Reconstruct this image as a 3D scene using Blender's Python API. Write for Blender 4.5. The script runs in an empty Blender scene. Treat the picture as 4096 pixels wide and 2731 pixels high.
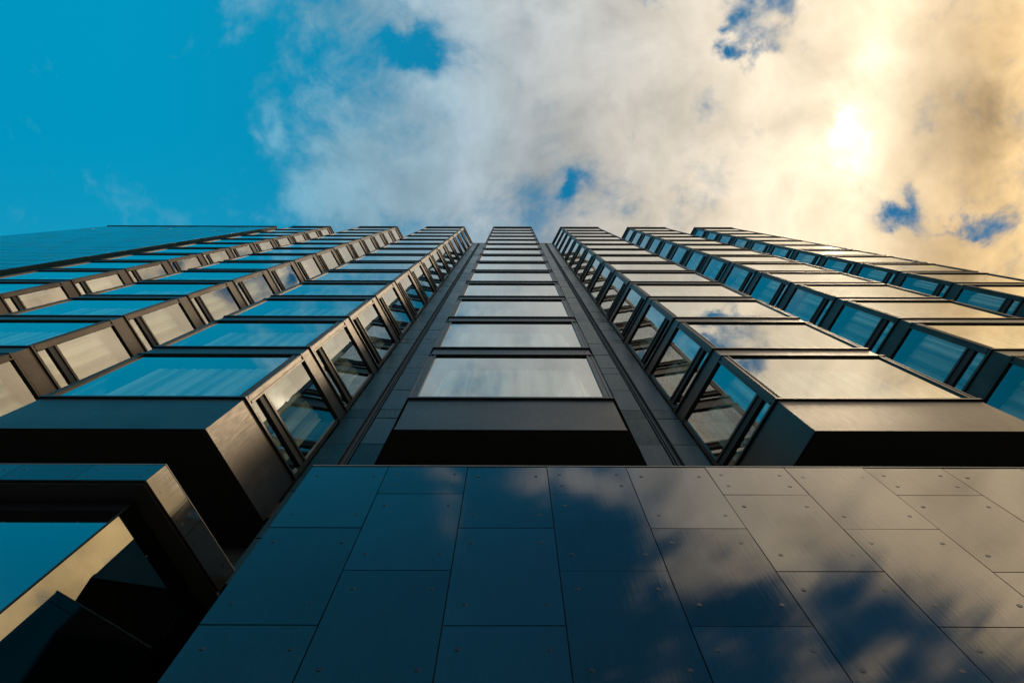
import bpy, math, random
from mathutils import Matrix, Vector
random.seed(7)
scene = bpy.context.scene
COL = scene.collection
BLUE_GAIN = 1.13
EYE = 1.6                                   # camera height above the pavement

# ---------------------------------------------------------------- camera
cam_d = bpy.data.cameras.new('camera')
cam = bpy.data.objects.new('camera', cam_d)
COL.objects.link(cam)
right = Vector((0.9999954, -0.0028413, 0.0010509))
up = Vector((-0.0029999, -0.9770118, 0.2131639))
fwd = Vector((-0.0004211, 0.2131661, 0.9770159))
cam.matrix_world = Matrix(((right.x, up.x, -fwd.x, 0), (right.y, up.y, -fwd.y, 0),
                           (right.z, up.z, -fwd.z, EYE), (0, 0, 0, 1)))
cam_d.sensor_width = 36
cam_d.lens = 24.513
cam_d.clip_start = 0.05
cam_d.clip_end = 6000
scene.camera = cam

# ---------------------------------------------------------------- colour management
scene.view_settings.view_transform = 'Standard'
scene.view_settings.look = 'None'
scene.view_settings.exposure = 0
scene.view_settings.gamma = 1
scene.cycles.max_bounces = 10
scene.cycles.glossy_bounces = 6
scene.cycles.transparent_max_bounces = 12

# ---------------------------------------------------------------- world: clear blue sky with a bank of cloud lit from behind
SUN_DIR = Vector((0.423, -0.0726, 0.903)).normalized()
world = bpy.data.worlds.new('World')
scene.world = world
world.use_nodes = True
nt = world.node_tree
nt.nodes.clear()
N, L = nt.nodes, nt.links

def plug(sock, v):
    if isinstance(v, (int, float)):
        sock.default_value = v
    elif isinstance(v, tuple):
        sock.default_value = v if len(v) == len(sock.default_value) else v + (1.0,)
    else:
        L.new(v, sock)

def m(op, a, b=0.0, c=0.0, clamp=False):
    n = N.new('ShaderNodeMath'); n.operation = op; n.use_clamp = clamp
    plug(n.inputs[0], a); plug(n.inputs[1], b); plug(n.inputs[2], c)
    return n.outputs[0]

def sstep(x, lo, hi):
    n = N.new('ShaderNodeMapRange'); n.interpolation_type = 'SMOOTHSTEP'
    plug(n.inputs['Value'], x); n.inputs['From Min'].default_value = lo; n.inputs['From Max'].default_value = hi
    return n.outputs[0]

def mixc(fac, a, b, mode='MIX'):
    n = N.new('ShaderNodeMix'); n.data_type = 'RGBA'; n.blend_type = mode
    n.clamp_factor = True; n.clamp_result = False
    plug(n.inputs[0], fac); plug(n.inputs[6], a); plug(n.inputs[7], b)
    return n.outputs[2]

def noise(vec, scale, detail, rough, offset=(0, 0, 0), dist=0.0):
    mp = N.new('ShaderNodeMapping'); L.new(vec, mp.inputs[0]); mp.inputs['Location'].default_value = offset
    n = N.new('ShaderNodeTexNoise'); L.new(mp.outputs[0], n.inputs['Vector'])
    n.inputs['Scale'].default_value = scale; n.inputs['Detail'].default_value = detail
    n.inputs['Roughness'].default_value = rough; n.inputs['Distortion'].default_value = dist
    return n.outputs[0]

tc = N.new('ShaderNodeTexCoord')
sep = N.new('ShaderNodeSeparateXYZ'); L.new(tc.outputs['Generated'], sep.inputs[0])
zz = m('MAXIMUM', sep.outputs[2], 0.12)
u = m('DIVIDE', sep.outputs[0], zz)         # the cloud layer is a flat sheet overhead: position on it
v = m('DIVIDE', sep.outputs[1], zz)
comb = N.new('ShaderNodeCombineXYZ'); L.new(u, comb.inputs[0]); L.new(v, comb.inputs[1])
uv = comb.outputs[0]

def blob(u0, v0, ru, rv, amp):
    du = m('DIVIDE', m('SUBTRACT', uw, u0), ru); dv = m('DIVIDE', m('SUBTRACT', vw, v0), rv)
    q = m('ADD', m('MULTIPLY', du, du), m('MULTIPLY', dv, dv))
    return m('MULTIPLY', m('EXPONENT', m('MULTIPLY', q, -1.0)), amp)

def total(items):
    r = items[0]
    for i in items[1:]:
        r = m('ADD', r, i)
    return r

n_big = noise(uv, 3.0, 5, 0.55, (3.1, 1.7, 0.4), 0.3)
n_mid = noise(uv, 6.0, 7, 0.60, (0.3, 5.2, 1.1), 0.35)
n_fine = noise(uv, 24.0, 5, 0.62, (2.3, 0.2, 4.1), 0.5)
n_soft = noise(uv, 4.2, 4, 0.52, (7.3, 2.2, 0.1), 0.6)
n_puff = noise(uv, 11.0, 6, 0.55, (1.3, 8.2, 3.1), 0.4)
n_warp = noise(uv, 12.0, 6, 0.58, (6.3, 3.2, 8.1), 0.4)

uw = m('ADD', u, m('MULTIPLY', m('SUBTRACT', n_puff, 0.5), 0.15))          # ragged position, for holes and billows
vw = m('ADD', v, m('MULTIPLY', m('SUBTRACT', n_warp, 0.5), 0.13))
edge = m('ADD', u, m('ADD', m('MULTIPLY', m('SUBTRACT', n_big, 0.5), 0.30), m('MULTIPLY', m('SUBTRACT', n_puff, 0.5), 0.25)))
edge = m('ADD', edge, total([blob(-0.36, -0.225, 0.10, 0.07, 0.06), blob(-0.27, -0.17, 0.07, 0.05, -0.05), blob(-0.30, -0.02, 0.10, 0.05, 0.03)]))
cover = m('ADD', m('MULTIPLY', sstep(edge, -0.375, -0.21), 0.82), m('MULTIPLY', sstep(u, -0.25, 0.25), 0.38))
holes = total([
    blob(-0.160, -0.193, 0.042, 0.026, 0.54), blob(-0.105, -0.186, 0.036, 0.030, 0.56),
    blob(-0.20, -0.140, 0.04, 0.05, 0.30), blob(-0.03, -0.235, 0.05, 0.05, 0.16),
    blob(0.165, -0.250, 0.042, 0.024, 0.95), blob(0.335, -0.245, 0.045, 0.030, 1.15),
    blob(0.305, -0.205, 0.022, 0.024, 0.75), blob(0.335, -0.183, 0.020, 0.030, 0.75),
    blob(0.385, -0.195, 0.02, 0.03, 0.42), blob(0.262, -0.130, 0.03, 0.03, 0.46),
    blob(0.092, -0.016, 0.016, 0.016, 0.36), blob(0.10, -0.035, 0.03, 0.03, 0.16),
    blob(0.542, 0.036, 0.034, 0.020, 0.72), blob(0.56, 0.005, 0.018, 0.025, 0.5),
    blob(0.63, 0.055, 0.05, 0.014, 0.62), blob(0.685, 0.042, 0.036, 0.022, 0.55),
    blob(0.36, -0.335, 0.05, 0.020, 0.70), blob(0.27, -0.30, 0.05, 0.02, 0.45), blob(0.46, -0.29, 0.04, 0.03, 0.25),
    m('MULTIPLY', sstep(m('ADD', m('MULTIPLY', v, -1.0), m('MULTIPLY', u, -0.10)), 0.44, 0.62), 0.98),
    m('MULTIPLY', m('MULTIPLY', sstep(m('MULTIPLY', v, -1.0), 0.30, 0.42), sstep(m('MULTIPLY', u, -1.0), -0.30, -0.06)), 1.0),
    blob(0.86, -0.16, 0.035, 0.03, 0.62), blob(0.92, -0.30, 0.07, 0.04, 0.60), blob(0.84, -0.36, 0.04, 0.05, 0.5),
    blob(-0.11, -0.52, 0.030, 0.07, -1.05), blob(0.03, -0.42, 0.025, 0.03, -1.10), blob(-0.09, -0.42, 0.05, 0.02, -1.05), blob(0.10, -0.43, 0.03, 0.02, -0.9),
])
dens = m('ADD', cover, m('ADD', m('MULTIPLY', m('SUBTRACT', n_mid, 0.5), 2.3), m('MULTIPLY', m('SUBTRACT', n_fine, 0.5), 0.8)))
dens = m('SUBTRACT', dens, m('MULTIPLY', holes, m('MAXIMUM', 0.0, m('ADD', -0.35, m('MULTIPLY', n_puff, 2.7)))))
alpha = m('MULTIPLY', sstep(dens, 0.14, 1.06), m('ADD', 0.80, m('MULTIPLY', sstep(u, -0.15, 0.25), 0.20)))

sky = N.new('ShaderNodeTexSky'); sky.sky_type = 'NISHITA'; sky.sun_disc = False
sky.sun_elevation = math.radians(64.6)
sky.sun_rotation = math.atan2(SUN_DIR.x, SUN_DIR.y)
sky.air_density = 1.0; sky.dust_density = 0.0; sky.ozone_density = 3.0
hs = N.new('ShaderNodeSeparateColor'); L.new(sky.outputs[0], hs.inputs[0])
lum = hs.outputs[2]                         # its blue channel, compressed so the aureole does not burn out
lumc = m('DIVIDE', lum, m('ADD', 1.0, m('MULTIPLY', lum, 0.20)))
haze = sstep(v, -0.10, 0.55)
deep = mixc(haze, (0.000, 0.150, 0.258), (0.020, 0.178, 0.280))
deep = mixc(m('MULTIPLY', sstep(u, -0.60, 0.35), 0.90), deep, (0.004, 0.056, 0.128))
blue10 = mixc(1.0, deep, m('MULTIPLY', lumc, BLUE_GAIN), 'MULTIPLY')
blue10 = mixc(m('MULTIPLY', sstep(m('MULTIPLY', v, -1.0), 0.28, 0.62), 0.45), blue10, (0.0, 0.115, 0.25))

ramp = N.new('ShaderNodeValToRGB')
L.new(m('MULTIPLY_ADD', m('ADD', u, m('MULTIPLY', m('SUBTRACT', n_big, 0.5), 0.18)), 0.5, 0.5), ramp.inputs[0])
cr = ramp.color_ramp
stops = [(-0.34, (0.20, 0.44, 0.57)), (-0.12, (0.37, 0.475, 0.53)), (0.08, (0.53, 0.525, 0.495)),
         (0.30, (0.76, 0.655, 0.505)), (0.52, (0.98, 0.79, 0.54)), (0.64, (0.90, 0.63, 0.33)), (0.80, (1.15, 0.80, 0.37))]
cr.elements[0].position = (stops[0][0] + 1) / 2; cr.elements[0].color = stops[0][1] + (1,)
cr.elements[1].position = (stops[-1][0] + 1) / 2; cr.elements[1].color = stops[-1][1] + (1,)
for p, c in stops[1:-1]:
    e = cr.elements.new((p + 1) / 2); e.color = c + (1,)
shade = m('ADD', 1.03, m('ADD', m('MULTIPLY', m('SUBTRACT', n_soft, 0.5), 0.95), m('ADD', m('MULTIPLY', m('SUBTRACT', n_mid, 0.5), 0.78), m('MULTIPLY', m('SUBTRACT', n_puff, 0.5), 0.80))))
shade = m('ADD', shade, total([
    blob(0.625, -0.13, 0.06, 0.13, -0.28), blob(0.66, -0.01, 0.08, 0.05, -0.10),
    blob(0.49, -0.19, 0.06, 0.05, 0.12), blob(0.47, -0.05, 0.08, 0.12, 0.04), blob(0.36, -0.03, 0.10, 0.05, 0.10), blob(-0.10, -0.08, 0.12, 0.08, 0.10),
    blob(0.76, -0.20, 0.05, 0.10, 0.25), blob(0.83, -0.24, 0.05, 0.03, -0.35), blob(0.92, -0.16, 0.06, 0.03, -0.3), blob(0.74, -0.02, 0.08, 0.06, 0.12),
    blob(0.16, -0.06, 0.14, 0.08, -0.05), blob(0.25, -0.02, 0.12, 0.05, 0.10),
]))
behind = sstep(m('MULTIPLY', v, -1.0), 0.20, 0.42)
pale = mixc(sstep(u, 0.12, 0.58), mixc(sstep(v, -0.42, -0.30), (0.44, 0.46, 0.48), (0.62, 0.60, 0.54)), (1.42, 1.12, 0.76))
cloud = mixc(m('MULTIPLY', behind, 0.8), ramp.outputs[0], pale)
cloud = mixc(1.0, cloud, m('MULTIPLY', shade, m('ADD', 1.0, m('MULTIPLY', behind, 0.30))), 'MULTIPLY')
core = total([blob(0.462, -0.088, 0.018, 0.024, 0.85), blob(0.470, -0.062, 0.018, 0.022, 0.60), blob(0.480, -0.03, 0.028, 0.05, 0.22),
              blob(0.47, -0.08, 0.06, 0.08, 0.10), blob(0.505, -0.170, 0.040, 0.025, 0.12)])
core = m('MULTIPLY', core, m('MAXIMUM', 0.0, m('ADD', -0.45, m('ADD', m('MULTIPLY', n_mid, 1.6), m('MULTIPLY', n_puff, 1.3)))))
glow = mixc(1.0, core, (1.0, 0.90, 0.70), 'MULTIPLY')
cloud = mixc(1.0, cloud, glow, 'ADD')
both = mixc(alpha, blue10, cloud)
# brighter, hazier air towards the horizon: bluish on the left, cream in front, golden on the right
rad = m('SQRT', m('ADD', m('MULTIPLY', u, u), m('MULTIPLY', v, v)))
low = mixc(sstep(m('DIVIDE', u, rad), -0.75, 0.1), (0.45, 0.95, 1.15), (1.35, 1.85, 2.10))
low = mixc(sstep(m('DIVIDE', u, rad), 0.0, 0.8), low, (2.8, 2.2, 1.40))
both = mixc(m('MULTIPLY', sstep(rad, 0.95, 2.2), 0.9), both, low)
bg = N.new('ShaderNodeBackground')
L.new(mixc(1.0, both, (10.0, 10.0, 10.0), 'MULTIPLY'), bg.inputs[0]); bg.inputs[1].default_value = 0.1
wo = N.new('ShaderNodeOutputWorld'); L.new(bg.outputs[0], wo.inputs[0])

# ---------------------------------------------------------------- sun behind thin cloud
sd = bpy.data.lights.new('sun', 'SUN'); sd.energy = 0.75; sd.angle = math.radians(11); sd.color = (1.0, 0.78, 0.52)
sd.cycles.use_multiple_importance_sampling = False
sun = bpy.data.objects.new('sun', sd); COL.objects.link(sun)
sun.rotation_euler = (-SUN_DIR).to_track_quat('-Z', 'Y').to_euler()
sun.location = (20, -5, 80)

# ---------------------------------------------------------------- helpers
class MB:
    """Collects shapes and links them as one mesh object."""
    def __init__(s):
        s.v, s.f, s.mi, s.tone = [], [], [], {}
    def face(s, pts, mi=0):
        i = len(s.v); s.v += [tuple(p) for p in pts]; s.f.append(list(range(i, i + len(pts)))); s.mi.append(mi)
    def prism(s, poly, z0, z1, mi=0, mi_bottom=None):
        """poly: counter-clockwise (x, y) seen from above; z above eye level"""
        n = len(poly); i = len(s.v); z0 += EYE; z1 += EYE
        s.v += [(x, y, z0) for x, y in poly] + [(x, y, z1) for x, y in poly]
        s.f.append([i + n - 1 - k for k in range(n)]); s.mi.append(mi if mi_bottom is None else mi_bottom)
        s.f.append([i + n + k for k in range(n)]); s.mi.append(mi)
        for k in range(n):
            j = (k + 1) % n
            s.f.append([i + k, i + j, i + n + j, i + n + k]); s.mi.append(mi)
    def box(s, x0, x1, y0, y1, z0, z1, mi=0):
        s.prism([(x0, y0), (x1, y0), (x1, y1), (x0, y1)], z0, z1, mi)
    def build(s, name, mats, parent=None):
        me = bpy.data.meshes.new(name)
        me.from_pydata(s.v, [], s.f)
        for mm in (mats if isinstance(mats, (list, tuple)) else [mats]):
            me.materials.append(mm)
        for p, k in zip(me.polygons, s.mi):
            p.material_index = k
        if s.tone:
            at = me.attributes.new('tone', 'FLOAT', 'FACE')
            for k in range(len(s.f)): at.data[k].value = s.tone.get(k, 0.5)
        o = bpy.data.objects.new(name, me); COL.objects.link(o)
        if parent: o.parent = parent
        return o

def thing(name, label, cat, loc=(0, 0, 0)):
    o = bpy.data.objects.new(name, None); COL.objects.link(o); o.location = loc
    o.empty_display_size = 0.5
    o['label'] = label; o['category'] = cat; o['kind'] = 'thing'
    return o

def new_mat(name):
    mt = bpy.data.materials.new(name); mt.use_nodes = True
    t = mt.node_tree; t.nodes.clear()
    out = t.nodes.new('ShaderNodeOutputMaterial')
    return mt, t, out

def tex_noise(t, scale, detail=4, rough=0.5, stretch=(1, 1, 1), space='pos'):
    g = t.nodes.new('ShaderNodeNewGeometry')
    mp = t.nodes.new('ShaderNodeMapping'); t.links.new(g.outputs['Position'], mp.inputs[0]); mp.inputs['Scale'].default_value = stretch
    n = t.nodes.new('ShaderNodeTexNoise'); t.links.new(mp.outputs[0], n.inputs['Vector'])
    n.inputs['Scale'].default_value = scale; n.inputs['Detail'].default_value = detail; n.inputs['Roughness'].default_value = rough
    return n.outputs[0]

def rng(t, val, a, b, lo=0.3, hi=0.7):
    n = t.nodes.new('ShaderNodeMapRange'); t.links.new(val, n.inputs[0])
    n.inputs[1].default_value = lo; n.inputs[2].default_value = hi; n.inputs[3].default_value = a; n.inputs[4].default_value = b
    return n.outputs[0]

def bump(t, h, strength, dist):
    b = t.nodes.new('ShaderNodeBump'); b.inputs['Strength'].default_value = strength; b.inputs['Distance'].default_value = dist
    t.links.new(h, b.inputs['Height']); return b.outputs[0]

def colmix(t, fac, a, b):
    n = t.nodes.new('ShaderNodeMix'); n.data_type = 'RGBA'
    t.links.new(fac, n.inputs[0]); n.inputs[6].default_value = a + (1,); n.inputs[7].default_value = b + (1,)
    return n.outputs[2]

def principled(t, out, **kw):
    p = t.nodes.new('ShaderNodeBsdfPrincipled')
    for k, val in kw.items():
        if hasattr(val, 'links') or hasattr(val, 'is_linked'):
            t.links.new(val, p.inputs[k])
        else:
            p.inputs[k].default_value = val
    t.links.new(p.outputs[0], out.inputs[0]); return p

# bronze anodised metal
BRONZE, t, out = new_mat('bronze anodised metal')
streak = tex_noise(t, 6.0, 6, 0.6, (9, 9, 0.5))
spot = tex_noise(t, 1.4, 3, 0.5)
mott = t.nodes.new('ShaderNodeMath'); mott.operation = 'MULTIPLY_ADD'
t.links.new(streak, mott.inputs[0]); mott.inputs[1].default_value = 0.6; t.links.new(spot, mott.inputs[2])
principled(t, out, **{'Base Color': colmix(t, rng(t, mott.outputs[0], 0, 1, 0.6, 1.0), (0.040, 0.033, 0.026), (0.068, 0.057, 0.047)),
                      'Metallic': 1.0, 'Roughness': rng(t, streak, 0.32, 0.45),
                      'Normal': bump(t, tex_noise(t, 160, 3, 0.6), 0.12, 0.002)})
# black soffit metal
BLACK, t, out = new_mat('matt black metal')
principled(t, out, **{'Base Color': colmix(t, tex_noise(t, 3.0, 4), (0.006, 0.006, 0.005), (0.016, 0.015, 0.013)), 'Roughness': 0.6, 'Specular IOR Level': 0.3})
# glass with a reflective coating
def glass_mat(name, tint, ior, layers, wave, dist):
    mt, t, out = new_mat(name)
    fr = t.nodes.new('ShaderNodeFresnel'); fr.inputs['IOR'].default_value = ior
    def mth(op, x, y):
        n = t.nodes.new('ShaderNodeMath'); n.operation = op; n.use_clamp = (op == 'DIVIDE')
        for k, q in enumerate((x, y)):
            if isinstance(q, (int, float)): n.inputs[k].default_value = q
            else: t.links.new(q, n.inputs[k])
        return n.outputs[0]
    # several stacked surfaces: nF / (1 + (n-1)F)
    fac = mth('DIVIDE', mth('MULTIPLY', fr.outputs[0], layers), mth('ADD', 1.0, mth('MULTIPLY', fr.outputs[0], layers - 1.0)))
    gl = t.nodes.new('ShaderNodeBsdfGlossy'); gl.inputs['Roughness'].default_value = 0.0; gl.inputs['Color'].default_value = (0.98, 0.98, 0.95, 1)
    tr = t.nodes.new('ShaderNodeBsdfTransparent'); tr.inputs[0].default_value = tint + (1,)
    t.links.new(bump(t, tex_noise(t, wave, 1, 0.4), 0.5, dist), gl.inputs['Normal'])
    mx = t.nodes.new('ShaderNodeMixShader'); t.links.new(fac, mx.inputs[0])
    t.links.new(tr.outputs[0], mx.inputs[1]); t.links.new(gl.outputs[0], mx.inputs[2]); t.links.new(mx.outputs[0], out.inputs[0])
    return mt
GLASS = glass_mat('coated window glass', (0.82, 0.93, 0.90), 1.56, 3.8, 1.1, 0.0028)
DARKGLASS = glass_mat('dark shop glass', (0.10, 0.13, 0.13), 1.62, 5.5, 0.7, 0.002)
# polished dark granite
def granite_mat(name, base_a, base_b, ior, r0, r1, tone=0.1, dior=0.05):
    mt, t, out = new_mat(name)
    sp = tex_noise(t, 240, 2, 0.7); st = tex_noise(t, 5.0, 7, 0.65, (7, 7, 0.25)); bl = tex_noise(t, 1.1, 5, 0.6)
    at = t.nodes.new('ShaderNodeAttribute'); at.attribute_name = 'tone'     # each slab has its own finish
    def mad(x, y, z):
        h = t.nodes.new('ShaderNodeMath'); h.operation = 'MULTIPLY_ADD'
        for k, q in enumerate((x, y, z)):
            if isinstance(q, (int, float)): h.inputs[k].default_value = q
            else: t.links.new(q, h.inputs[k])
        return h.outputs[0]
    h = mad(at.outputs['Fac'], tone, mad(st, 0.7, bl))
    grain = colmix(t, rng(t, mad(at.outputs['Fac'], tone * 0.6, sp), 0, 1, 0.35, 0.75 + tone * 0.6), base_a, base_b)
    dust = mad(rng(t, tex_noise(t, 34, 5, 0.75), 0, 1, 0.58, 0.74), rng(t, tex_noise(t, 1.7, 4, 0.6), 0, 1, 0.42, 0.68), 0.0)
    dm = t.nodes.new('ShaderNodeMix'); dm.data_type = 'RGBA'; t.links.new(dust, dm.inputs[0]); t.links.new(grain, dm.inputs[6]); dm.inputs[7].default_value = (0.045, 0.050, 0.052, 1)
    principled(t, out, **{'Base Color': dm.outputs[2],
                          'IOR': rng(t, mad(at.outputs['Fac'], 1.0, mad(tex_noise(t, 16.0, 6, 0.7, (5, 5, 0.12)), 1.6, bl)), ior - dior, ior + dior, 0.9, 2.7),
                          'Roughness': rng(t, h, r0, r1, 0.6, 1.1 + tone),
                          'Normal': bump(t, st, 0.07, 0.004)})
    return mt
POLISHED = granite_mat('polished dark granite', (0.003, 0.004, 0.005), (0.009, 0.010, 0.011), 1.71, 0.015, 0.08, 0.25, 0.22)
FACING = granite_mat('weathered granite facing', (0.004, 0.006, 0.008), (0.020, 0.022, 0.024), 1.75, 0.05, 0.16, 0.5, 0.28)
BUFFED = granite_mat('buffed granite', (0.010, 0.008, 0.006), (0.030, 0.024, 0.018), 2.7, 0.04, 0.14, 0.1, 0.1)
HONED = granite_mat('honed dark granite', (0.005, 0.020, 0.025), (0.013, 0.034, 0.041), 1.18, 0.14, 0.40, 0.6, 0.12)
PIN, t, out = new_mat('stone fixing plug')
principled(t, out, **{'Base Color': colmix(t, tex_noise(t, 60, 3), (0.004, 0.004, 0.005), (0.009, 0.009, 0.010)), 'Roughness': 0.22, 'IOR': 1.5})
JOINT, t, out = new_mat('dark joint sealant')
principled(t, out, **{'Base Color': colmix(t, tex_noise(t, 12, 3), (0.004, 0.004, 0.004), (0.010, 0.009, 0.008)), 'Roughness': 0.8})
EDGE, t, out = new_mat('dusty stone coping edge')
principled(t, out, **{'Base Color': colmix(t, tex_noise(t, 8, 5), (0.10, 0.09, 0.08), (0.20, 0.18, 0.155)), 'Roughness': 0.45})
# curtain: white sheer
SHEER, t, out = new_mat('white sheer curtain')
SHEER.use_transparent_shadow = True
dif = t.nodes.new('ShaderNodeBsdfDiffuse'); tra = t.nodes.new('ShaderNodeBsdfTranslucent')
cc = colmix(t, tex_noise(t, 9, 4, 0.5, (1, 1, 0.15)), (0.62, 0.60, 0.52), (0.80, 0.78, 0.70))
t.links.new(cc, dif.inputs[0]); t.links.new(cc, tra.inputs[0])
mx = t.nodes.new('ShaderNodeMixShader'); mx.inputs[0].default_value = 0.25
t.links.new(dif.outputs[0], mx.inputs[1]); t.links.new(tra.outputs[0], mx.inputs[2])
ga = t.nodes.new('ShaderNodeAttribute'); ga.attribute_name = 'gather'
tp = t.nodes.new('ShaderNodeBsdfTransparent'); m2 = t.nodes.new('ShaderNodeMixShader')
t.links.new(rng(t, ga.outputs['Fac'], 0.18, 1.0, 0.0, 1.0), m2.inputs[0]); t.links.new(tp.outputs[0], m2.inputs[1]); t.links.new(mx.outputs[0], m2.inputs[2])
t.links.new(m2.outputs[0], out.inputs[0])
PLASTER, t, out = new_mat('interior plaster')
principled(t, out, **{'Base Color': colmix(t, tex_noise(t, 2, 3), (0.22, 0.21, 0.19), (0.30, 0.28, 0.25)), 'Roughness': 0.8})
PAVING, t, out = new_mat('street paving')
principled(t, out, **{'Base Color': colmix(t, tex_noise(t, 1.5, 6, 0.6), (0.035, 0.035, 0.036), (0.075, 0.073, 0.07)), 'Roughness': 0.75})

# ---------------------------------------------------------------- measures (metres; heights above eye level)
PITCH, FLOOR, NF = 5.4, 3.33, 14
YF, YB, HW, SPL = 3.0, 4.3, 1.5, 0.66        # bay front, wall plane, half width of a bay, splay
Z_SOF, Z_LEDGE, Z_HEAD, Z_TOP = 8.48, 9.81, 12.55, 57.0
GROUND = -EYE
ln = math.hypot(SPL, YB - YF)
D = (SPL / ln, (YB - YF) / ln)               # along a bay's right side, into the wall
NR = (D[1], -D[0])                           # its outward normal

def trap(e, back=YB, dx=0.0, hw=HW, yf=YF):
    """plan of a bay grown outwards by e"""
    xs = hw + e * (1 - NR[0] * 0 ) * ((1 - D[0]) / D[1])
    yb = back
    xb = hw + e / NR[0] + (yb - yf) * SPL / (YB - YF)
    return [(-xs + dx, yf - e), (xs + dx, yf - e), (xb + dx, yb), (-xb + dx, yb)]

def side(s, r, sgn=1, hw=HW, yf=YF):
    """point on a bay's side: s metres back from the front corner, r metres inside"""
    return (sgn * (hw + s * D[0] - r * NR[0]), yf + s * D[1] - r * NR[1])

def side_quad(b, s0, s1, r0, r1, z0, z1, sgn, mi=0):
    p = [side(s0, r0, sgn), side(s1, r0, sgn), side(s1, r1, sgn), side(s0, r1, sgn)]
    if sgn < 0: p = p[::-1]
    b.prism(p, z0, z1, mi)

# ---------------------------------------------------------------- one bay window (one storey of one bay), built at the origin storey
def bay_window(parent):
    zl, zh, zn = Z_LEDGE, Z_HEAD, Z_LEDGE + FLOOR
    b = MB()
    b.prism(trap(-0.016, 4.62), zh + 0.002, zn, 0, 1)                           # spandrel and slab
    root = b.build('bay_window', [BRONZE, BLACK], parent)
    b = MB()
    b.prism(trap(0.016, YB - 0.01), zl, zl + 0.055, 0, 1)
    b.prism(trap(-0.010, YB - 0.01), zl + 0.054, zl + 0.10, 0)                # upstand
    b.build('sill_ledge', [BRONZE, BLACK], root)
    b = MB()
    b.prism(trap(0.017, YB - 0.012), zh, zh + 0.05, 0, 1)                   # head lip
    b.prism(trap(-0.004, YB - 0.014), zh + 0.085, zh + 0.10, 0, 1)
    b.build('head_lip', [BRONZE, BLACK], root)
    fr = MB()
    z0, z1 = zl + 0.10, zh
    for sg in (1, -1):
        # corner post: wraps from the front face round to the side
        p = [(sg * (HW - 0.115), YF + 0.004), (sg * HW, YF + 0.004), side(0.125, 0.004, sg), side(0.125, 0.09, sg), (sg * (HW - 0.115), YF + 0.10)]
        if sg < 0: p = p[::-1]
        fr.prism(p, z0, z1, 0)
        # raised beads on the post
        fr.box(*sorted((sg * (HW - 0.115), sg * (HW - 0.088))), YF - 0.008, YF + 0.003, z0, z1)
        fr.box(*sorted((sg * (HW - 0.012), sg * (HW - 0.034))), YF - 0.006, YF + 0.003, z0, z1)
        side_quad(fr, 0.095, 0.125, -0.014, 0.003, z0, z1, sg)
        side_quad(fr, 0.012, 0.036, -0.010, 0.003, z0, z1, sg)
        side_quad(fr, 1.372, ln - 0.012, 0.004, 0.09, z0, z1, sg)            # back jamb
        side_quad(fr, 1.372, 1.396, -0.012, 0.003, z0, z1, sg)
        # transom between the vent pane and the main pane
        side_quad(fr, 0.126, 1.371, 0.012, 0.10, zl + 0.425, zl + 0.60, sg, 1)
        side_quad(fr, 0.126, 1.371, -0.012, 0.04, zl + 0.60, zl + 0.665, sg, 0)
    fr.box(-HW + 0.116, HW - 0.116, YF + 0.008, YF + 0.05, zl + 0.10, zl + 0.125, 0)   # bottom bead of front pane
    fr.build('window_frame', [BRONZE, BLACK], root)
    g = MB()
    yg = YF + 0.022
    g.face([(-HW + 0.10, yg, zl + 0.11 + EYE), (HW - 0.10, yg, zl + 0.11 + EYE), (HW - 0.10, yg, zh + 0.02 + EYE), (-HW + 0.10, yg, zh + 0.02 + EYE)])
    g.build('front_pane', GLASS, root)
    for sg in (1, -1):
        g = MB()
        a, c = side(0.115, 0.026, sg), side(1.38, 0.026, sg)
        q = [(a[0], a[1], zl + 0.64 + EYE), (c[0], c[1], zl + 0.64 + EYE), (c[0], c[1], zh + 0.02 + EYE), (a[0], a[1], zh + 0.02 + EYE)]
        g.face(q if sg > 0 else q[::-1])
        a, c = side(0.115, 0.05, sg), side(1.38, 0.05, sg)
        q = [(a[0], a[1], zl + 0.09 + EYE), (c[0], c[1], zl + 0.09 + EYE), (c[0], c[1], zl + 0.46 + EYE), (a[0], a[1], zl + 0.46 + EYE)]
        g.face(q if sg > 0 else q[::-1])
        g.build('side_pane', GLASS, root)
    return root

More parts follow.
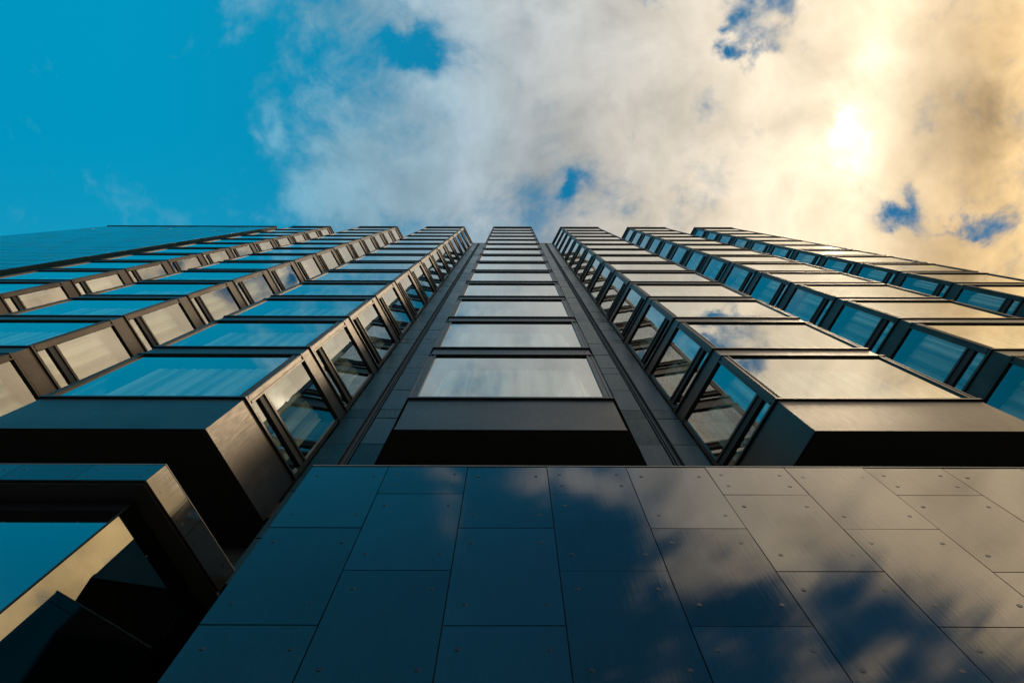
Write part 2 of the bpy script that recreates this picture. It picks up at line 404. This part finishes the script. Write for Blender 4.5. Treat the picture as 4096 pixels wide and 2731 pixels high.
def curtain_mesh(kind):
    """gathered sheer on a curved rail round the bay; kind: full, front, left, right"""
    path = []
    def add(p, q, n):
        for k in range(n):
            f = k / n; path.append((p[0] + (q[0] - p[0]) * f, p[1] + (q[1] - p[1]) * f))
    ins, yc = 0.27, YF + 0.27
    bl = (-HW - 0.42 + 0.10, 4.25); fl = (-HW + 0.17, yc + 0.28); fl2 = (-HW + 0.42, yc)
    fr2 = (HW - 0.42, yc); frr = (HW - 0.17, yc + 0.28); br = (HW + 0.42 - 0.10, 4.25)
    def arc(p, c, q, n):
        for k in range(n):
            f = k / n
            path.append(tuple((1 - f) ** 2 * p[i] + 2 * f * (1 - f) * c[i] + f * f * q[i] for i in (0, 1)))
    add(bl, fl, 34); arc(fl, (-HW + 0.30, yc), fl2, 16); add(fl2, fr2, 84); arc(fr2, (HW - 0.30, yc), frr, 16); add(frr, br, 34); path.append(br)
    n = len(path)
    lo, hi = 0, n
    if kind == 'open left': lo = int(n * 0.42)
    if kind == 'open right': hi = int(n * 0.55)
    if kind == 'front': lo, hi = int(n * 0.20), int(n * 0.78)
    rnd = random.Random(kind)
    ph, b, gather = 0.0, MB(), []
    verts = []
    for k in range(lo, hi):
        p = path[k]; q = path[min(k + 1, n - 1)]; o = path[max(k - 1, 0)]
        tx, ty = q[0] - o[0], q[1] - o[1]; l = math.hypot(tx, ty) or 1
        ph += 1.0 + rnd.uniform(-0.45, 0.45)
        w = (0.034 + 0.016 * math.sin(ph * 0.21)) * math.sin(ph * 1.0) + 0.022 * math.sin(ph * 0.33 + 1)
        wt = w * 0.25
        gather.append(max(0.0, min(1.0, 0.55 + 0.38 * math.sin(ph * 0.5 + 0.6) + 0.25 * math.sin(ph * 0.17) + rnd.uniform(-0.12, 0.12))))
        verts.append(((p[0] - ty / l * w, p[1] + tx / l * w), (p[0] - ty / l * wt, p[1] + tx / l * wt)))
    zt, zb = Z_HEAD - 0.02 + EYE, Z_LEDGE + 0.12 + EYE
    i0 = len(b.v)
    for lowp, topp in verts:
        b.v.append((lowp[0], lowp[1], zb)); b.v.append((topp[0], topp[1], zt))
    for k in range(len(verts) - 1):
        i = i0 + 2 * k
        b.f.append([i, i + 2, i + 3, i + 1]); b.mi.append(0)
    o = b.build('curtain', SHEER)
    for p in o.data.polygons: p.use_smooth = True
    at = o.data.attributes.new('gather', 'FLOAT', 'POINT')
    for k, g_ in enumerate(gather):
        at.data[2 * k].value = g_; at.data[2 * k + 1].value = min(1.0, g_ + 0.15)
    me = o.data; bpy.data.objects.remove(o)
    return me

# ---------------------------------------------------------------- the tower
tower = thing('glass_tower', 'tall tower of stacked bronze-framed bay windows rising to the clouds', 'tower', (0, 6.0, 0))
tower_off = Vector((0, -6.0, 0))
def under(o, parent):                        # parts are built in world space, then hung under their thing
    o.parent = parent
    o.matrix_parent_inverse = Matrix.Translation(-parent.location) if parent.type == 'EMPTY' else Matrix()
    return o

proto = bay_window(None)
cur = {k: curtain_mesh(k) for k in ('full', 'open left', 'open right', 'front')}
bays = [k for k in range(-3, 4)]
first = True
kids = list(proto.children)
for bi in bays:
    for fl in range(NF):
        if first:
            w = proto; first = False
        else:
            w = proto.copy(); COL.objects.link(w)
            for ch in kids:
                c = ch.copy(); COL.objects.link(c); c.parent = w
                c.matrix_parent_inverse = ch.matrix_parent_inverse.copy()
        under(w, tower)
        w.location = (bi * PITCH - 0.02, 0, fl * FLOOR)
        # curtains: most drawn, a few rooms left open
        kind = 'full'
        r = random.random()
        if bi == -3 and fl in (5, 6): kind = None
        elif fl > 1 and r < 0.12: kind = 'front'
        elif fl > 1 and r < 0.22: kind = 'open left'
        elif fl > 1 and r < 0.30: kind = 'open right'
        if kind:
            c = bpy.data.objects.new('curtain', cur[kind]); COL.objects.link(c); c.parent = w

for bi in bays:
    cx = bi * PITCH - 0.02
    b = MB()
    b.prism(trap(-0.016, YB - 0.01, cx), Z_SOF + 0.105, Z_LEDGE, 0)
    b.prism(trap(-0.024, YB - 0.012, cx), Z_SOF + 0.09, Z_SOF + 0.105, 1)
    b.prism(trap(-0.006, YB - 0.01, cx), Z_SOF, Z_SOF + 0.09, 0, 1)
    fa = under(b.build('bay_fascia', [BRONZE, BLACK]), tower)
    b = MB()
    b.prism(trap(-0.05, YB + 0.3, cx), Z_SOF - 0.012, Z_SOF - 0.002, 0)
    s_ = b.build('soffit', BLACK); s_.parent = fa
    s_.matrix_parent_inverse = Matrix()
    b = MB()
    zt = Z_LEDGE + NF * FLOOR
    b.prism(trap(0.03, YB + 0.2, cx), zt, zt + 0.16, 1)
    b.prism(trap(0.0, YB + 0.2, cx), zt + 0.16, Z_TOP - 0.14, 0)
    b.prism(trap(0.05, YB + 0.25, cx), Z_TOP - 0.14, Z_TOP, 1)
    under(b.build('parapet', [BRONZE, BLACK]), tower)

# stone strips between the bays, with a rain channel down the middle of each
def strip_rows(z_bot, z_top):
    rows = []
    for k in range(-3, NF + 1):
        base = 9.98 + FLOOR * k
        for a, c in ((0.0, 1.402), (1.402, 2.806), (2.806, FLOOR)):
            z0, z1 = base + a, base + c
            z0, z1 = max(z0, z_bot), min(z1, z_top)
            if z1 - z0 > 0.05: rows.append((z0, z1))
    return rows

def clad(b, x0, x1, y, z0, z1, th=0.03, gap=0.006, tilt=0.0, mi=0, gapz=None):
    """one stone panel facing the street, its front at y, with a hair of tilt"""
    gapz = gap if gapz is None else gapz
    x0, x1, z0, z1 = x0 + gap, x1 - gap, z0 + gapz, z1 - gapz
    a, c = random.uniform(-tilt, tilt), random.uniform(-tilt, tilt)
    xm, zm = (x0 + x1) / 2, (z0 + z1) / 2
    fy = lambda x, z: y + a * (x - xm) + c * (z - zm)
    i = len(b.v)
    for (x, z) in ((x0, z0), (x1, z0), (x1, z1), (x0, z1)):
        b.v.append((x, fy(x, z), z + EYE))
    for (x, z) in ((x0, z0), (x1, z0), (x1, z1), (x0, z1)):
        b.v.append((x, y + th, z + EYE))
    tn = random.random()
    for f in ((0, 1, 2, 3), (0, 4, 5, 1), (1, 5, 6, 2), (2, 6, 7, 3), (3, 7, 4, 0)):
        b.tone[len(b.f)] = tn
        b.f.append([i + q for q in f]); b.mi.append(mi)

edges = [(bi * PITCH - 0.02) for bi in bays]
back = HW + SPL
gaps = [(edges[i] + back, edges[i + 1] - back) for i in range(6)]
gaps = [(-19.12, edges[0] - back)] + gaps + [(edges[-1] + back, edges[-1] + back + 0.45)]
for gi, (x0, x1) in enumerate(gaps):
    b = MB()
    b.box(x0 + 0.001, x1 - 0.001, YB + 0.03, YB + 0.30, 7.0, Z_TOP + 0.1, 1)
    xm = (x0 + x1) / 2
    inner = 0 < gi < 7
    for z0, z1 in strip_rows(7.0, Z_TOP + 0.1):
        if inner:
            clad(b, x0 + 0.012, xm - 0.085, YB, z0, z1, 0.03, 0.013, 0.008)
            clad(b, xm + 0.085, x1 - 0.012, YB, z0, z1, 0.03, 0.013, 0.008)
        else:
            clad(b, x0 + 0.012, x1 - 0.012, YB, z0, z1, 0.03, 0.013, 0.008)
    st = under(b.build('stone_strip', [HONED, JOINT]), tower)
    b = MB()
    b.box(x0, x1, YB - 0.02, YB + 0.32, Z_TOP + 0.1, Z_TOP + 0.16)
    cp = b.build('coping', BLACK); cp.parent = st
    if inner:
        b = MB()
        b.box(xm - 0.083, xm - 0.066, YB - 0.022, YB + 0.028, 7.0, Z_TOP + 0.099)
        b.box(xm + 0.066, xm + 0.083, YB - 0.022, YB + 0.028, 7.0, Z_TOP + 0.099)
        b.box(xm - 0.018, xm + 0.018, YB + 0.006, YB + 0.029, 7.0, Z_TOP + 0.099)
        ch = b.build('rain_channel', BLACK); ch.parent = st

b = MB()                                     # floors, ceilings and the back of the rooms
XL, XR = edges[0] - back - 0.6, edges[-1] + back + 0.4
for fl in range(-1, NF):
    zs = Z_HEAD + fl * FLOOR
    b.box(XL, XR, 4.63, 9.6, zs + 0.05, zs + 0.56)
for i in range(6):
    xm = (edges[i] + edges[i + 1]) / 2
    b.box(xm - 0.1, xm + 0.1, 4.61, 9.6, Z_SOF, Z_TOP - 0.6)
b.box(XL, XR, 9.6, 9.9, GROUND, Z_TOP + 0.05)
under(b.build('interior', PLASTER), tower)
b = MB()
b.box(XL, XR, 4.65, 9.9, Z_TOP - 0.35, Z_TOP - 0.05)
b.box(XR, XR + 0.3, 4.3, 9.9, GROUND, Z_TOP + 0.05)
under(b.build('roof', JOINT), tower)
b = MB()
b.box(XL, XR, 4.66, 4.9, GROUND, Z_SOF - 0.02)
b.box(XL, XR, 4.62, 9.5, Z_SOF - 0.014, Z_SOF + 0.55)
under(b.build('base_wall', BLACK), tower)

# ---------------------------------------------------------------- flat stone block at the left
wing = thing('stone_block', 'flat windowless stone-clad block beside the leftmost column of bay windows', 'building', (-26, 6.0, 0))
b = MB()
WX0, WX1 = -32.7, -19.12
b.box(WX0, WX1, YF + 0.03, 10.0, GROUND, Z_TOP - 0.02, 1)
ncol = 16; cw = (WX1 - WX0) / ncol
for z0, z1 in strip_rows(GROUND, Z_TOP - 0.02):
    for k in range(ncol):
        clad(b, WX0 + k * cw, WX0 + (k + 1) * cw, YF, z0, z1, 0.03, 0.020, 0.006, 0, 0.030)
under(b.build('stone_face', [FACING, JOINT]), wing)
b = MB()
for z0, z1 in strip_rows(GROUND, Z_TOP - 0.02):
    for y0, y1 in ((YF + 0.0, YF + 0.85), (YF + 0.85, YB + 0.02)):
        g = 0.006
        b.box(WX1 + 0.001, WX1 + 0.031, y0 + g, y1 - g, z0 + g, z1 - g)
under(b.build('return_wall', HONED), wing)
b = MB(); b.box(WX0 - 0.05, WX1 + 0.06, YF - 0.05, 10.0, Z_TOP - 0.02, Z_TOP + 0.12)
under(b.build('coping', BLACK), wing)

# ---------------------------------------------------------------- podium wall of large granite slabs
pod = thing('podium_wall', 'low wall of large polished granite slabs with staggered joints, nearest the viewer', 'wall', (7.8, 3.4, 0))
PX0, PX1, PZ = -2.205, 17.9, 7.27
b = MB()
b.box(PX0 + 0.004, PX1, YF + 0.03, YB - 0.05, GROUND, PZ - 0.03, 1)
CW, RH = 0.8735, 1.447
k = 0
def disc(b, x, y, z, r, mi):
    i = len(b.v); n = 14
    for ring, yy in ((1.0, y + 0.002), (0.93, y - 0.0016)):
        for q in range(n):
            a = 2 * math.pi * q / n
            b.v.append((x + ring * r * math.cos(a), yy, z + ring * r * math.sin(a) + EYE))
    b.f.append([i + n + q for q in range(n)][::1]); b.mi.append(mi)
    for q in range(n):
        b.f.append([i + q, i + (q + 1) % n, i + n + (q + 1) % n, i + n + q]); b.mi.append(mi)
x = -2.235
while x < PX1 - 0.1:
    x0, x1 = max(x, PX0), min(x + CW, PX1)
    top = PZ - 0.018
    z = 6.545 if k % 2 else 5.82
    while top > GROUND + 0.02:
        zb = max(z, GROUND)
        clad(b, x0, x1, YF + random.uniform(0, 0.0015), zb, top, 0.028, 0.0046, 0.0032)
        hh = top - zb
        if hh > 0.4:
            for px in (x0 + 0.125, x1 - 0.125):
                for pz in (top - min(0.26, hh * 0.3), zb + min(0.26, hh * 0.3)):
                    disc(b, px + random.uniform(-.01, .01), YF - 0.0008, pz, 0.021, 2)
        top = zb; z -= RH
    x += CW; k += 1
under(b.build('stone_cladding', [POLISHED, JOINT, PIN]), pod)
b = MB()
b.box(PX0 - 0.002, PX1, YF - 0.006, YB - 0.05, PZ - 0.016, PZ)
under(b.build('coping', EDGE), pod)
b = MB()
zq = GROUND
while zq < PZ - 0.05:
    z1 = min(zq + RH, PZ - 0.02)
    b.box(PX0 - 0.001, PX0 + 0.0035, YF + 0.032, YB - 0.06, zq + 0.005, z1 - 0.005)
    zq += RH
under(b.build('stone_return', POLISHED), pod)

# ---------------------------------------------------------------- corner shop window with a stone surround, lower left
shop = thing('corner_window', 'dark corner window in a granite surround under the lowest left bay', 'window', (-5.4, 3.6, 0))
SX, SHW = -5.42, 1.571
Z1, Z0 = 7.29, 6.855
b = MB()
poly = trap(0.0, YB, SX, SHW)
b.prism([(p[0] * 1.0, p[1] + 0.03 if i < 2 else p[1]) for i, p in enumerate(trap(-0.03, YB, SX, SHW))], Z0, Z1 - 0.012, 1, 1)
xs = [SX + SHW - 0.785 * i for i in range(5)]
for i in range(4):
    clad(b, xs[i + 1], xs[i], YF, Z0, Z1 - 0.012, 0.028, 0.004, 0.001)
    for px in (xs[i] - 0.11, xs[i + 1] + 0.11):
        for pz in (Z0 + 0.10, Z1 - 0.16):
            disc(b, px, YF - 0.0008, pz, 0.019, 2)
fa = under(b.build('stone_fascia', [POLISHED, JOINT, PIN]), shop)
for sg in (1, -1):                           # returns of the surround along the splayed sides
    b = MB()
    for s0, s1 in ((0.0, 0.74), (0.74, ln)):
        p = [side(s0 + 0.004, 0.0, sg, SHW), side(s1 - 0.004, 0.0, sg, SHW), side(s1 - 0.004, 0.028, sg, SHW), side(s0 + 0.004, 0.028, sg, SHW)]
        if sg < 0: p = p[::-1]
        b.prism([(q[0] + SX, q[1]) for q in p], Z0, Z1 - 0.012, 0)
    for ps, pz in ((0.12, Z1 - 0.13), (0.20, Z0 + 0.10), (0.62, Z0 + 0.10), (0.60, Z1 - 0.14), (0.86, Z0 + 0.10), (1.30, Z1 - 0.14)):
        ring = [(side(ps + 0.019 * math.cos(a), -0.0015, sg, SHW), pz + EYE + 0.019 * math.sin(a)) for a in [sg * 2 * math.pi * q / 14 for q in range(14)]]
        b.face([(q[0] + SX, q[1], z) for q, z in ring], 1)
    c = b.build('stone_return', [BUFFED, PIN]); under(c, shop)
b = MB()
b.prism(trap(0.004, YB, SX, SHW), Z1 - 0.011, Z1)
under(b.build('coping', EDGE), shop)
b = MB()
b.prism(trap(-0.035, YB + 0.3, SX, SHW), Z0 - 0.02, Z0 - 0.004)
under(b.build('soffit', BLACK), shop)
gi = 0.245
gp = trap(-gi, YB + 0.3, SX, SHW)
b = MB(); b.box(gp[0][0] + 0.02, gp[1][0] - 0.02, gp[0][1] - 0.006, gp[0][1] + 0.05, 6.64, Z0 - 0.02)
under(b.build('header', POLISHED), shop)
zb_, zt_ = GROUND + 0.5 + EYE, Z0 - 0.02 + EYE
b = MB(); b.face([(gp[0][0], gp[0][1], zb_), (gp[1][0], gp[1][1], zb_), (gp[1][0], gp[1][1], zt_), (gp[0][0], gp[0][1], zt_)])
under(b.build('front_pane', DARKGLASS), shop)
b = MB(); b.face([(gp[1][0], gp[1][1], zb_), (gp[2][0], gp[2][1], zb_), (gp[2][0], gp[2][1], zt_), (gp[1][0], gp[1][1], zt_)])
under(b.build('side_pane', DARKGLASS), shop)
b = MB(); b.face([(gp[3][0], gp[3][1], zb_), (gp[0][0], gp[0][1], zb_), (gp[0][0], gp[0][1], zt_), (gp[3][0], gp[3][1], zt_)])
under(b.build('side_pane', DARKGLASS), shop)
b = MB(); b.prism(trap(-gi + 0.02, YB + 0.3, SX, SHW), GROUND, GROUND + 0.49)
under(b.build('plinth', POLISHED), shop)
b = MB()
for sg in (1, -1):
    cxx = SX + sg * (gp[1][0] - SX)
    b.box(cxx - 0.008, cxx + 0.008, gp[1][1] - 0.010, gp[1][1] + 0.006, GROUND + 0.5, Z0 - 0.021)
under(b.build('corner_bead', BRONZE), shop)

# ---------------------------------------------------------------- ground
b = MB(); b.face([(-600, -600, -0.12), (600, -600, -0.12), (600, 600, -0.12), (-600, 600, -0.12)])
o = b.build('road', PAVING); o['kind'] = 'structure'
b = MB(); b.box(-60, 60, -5.0, 12.0, GROUND - 0.13, GROUND)
o = b.build('pavement', PAVING); o['kind'] = 'structure'
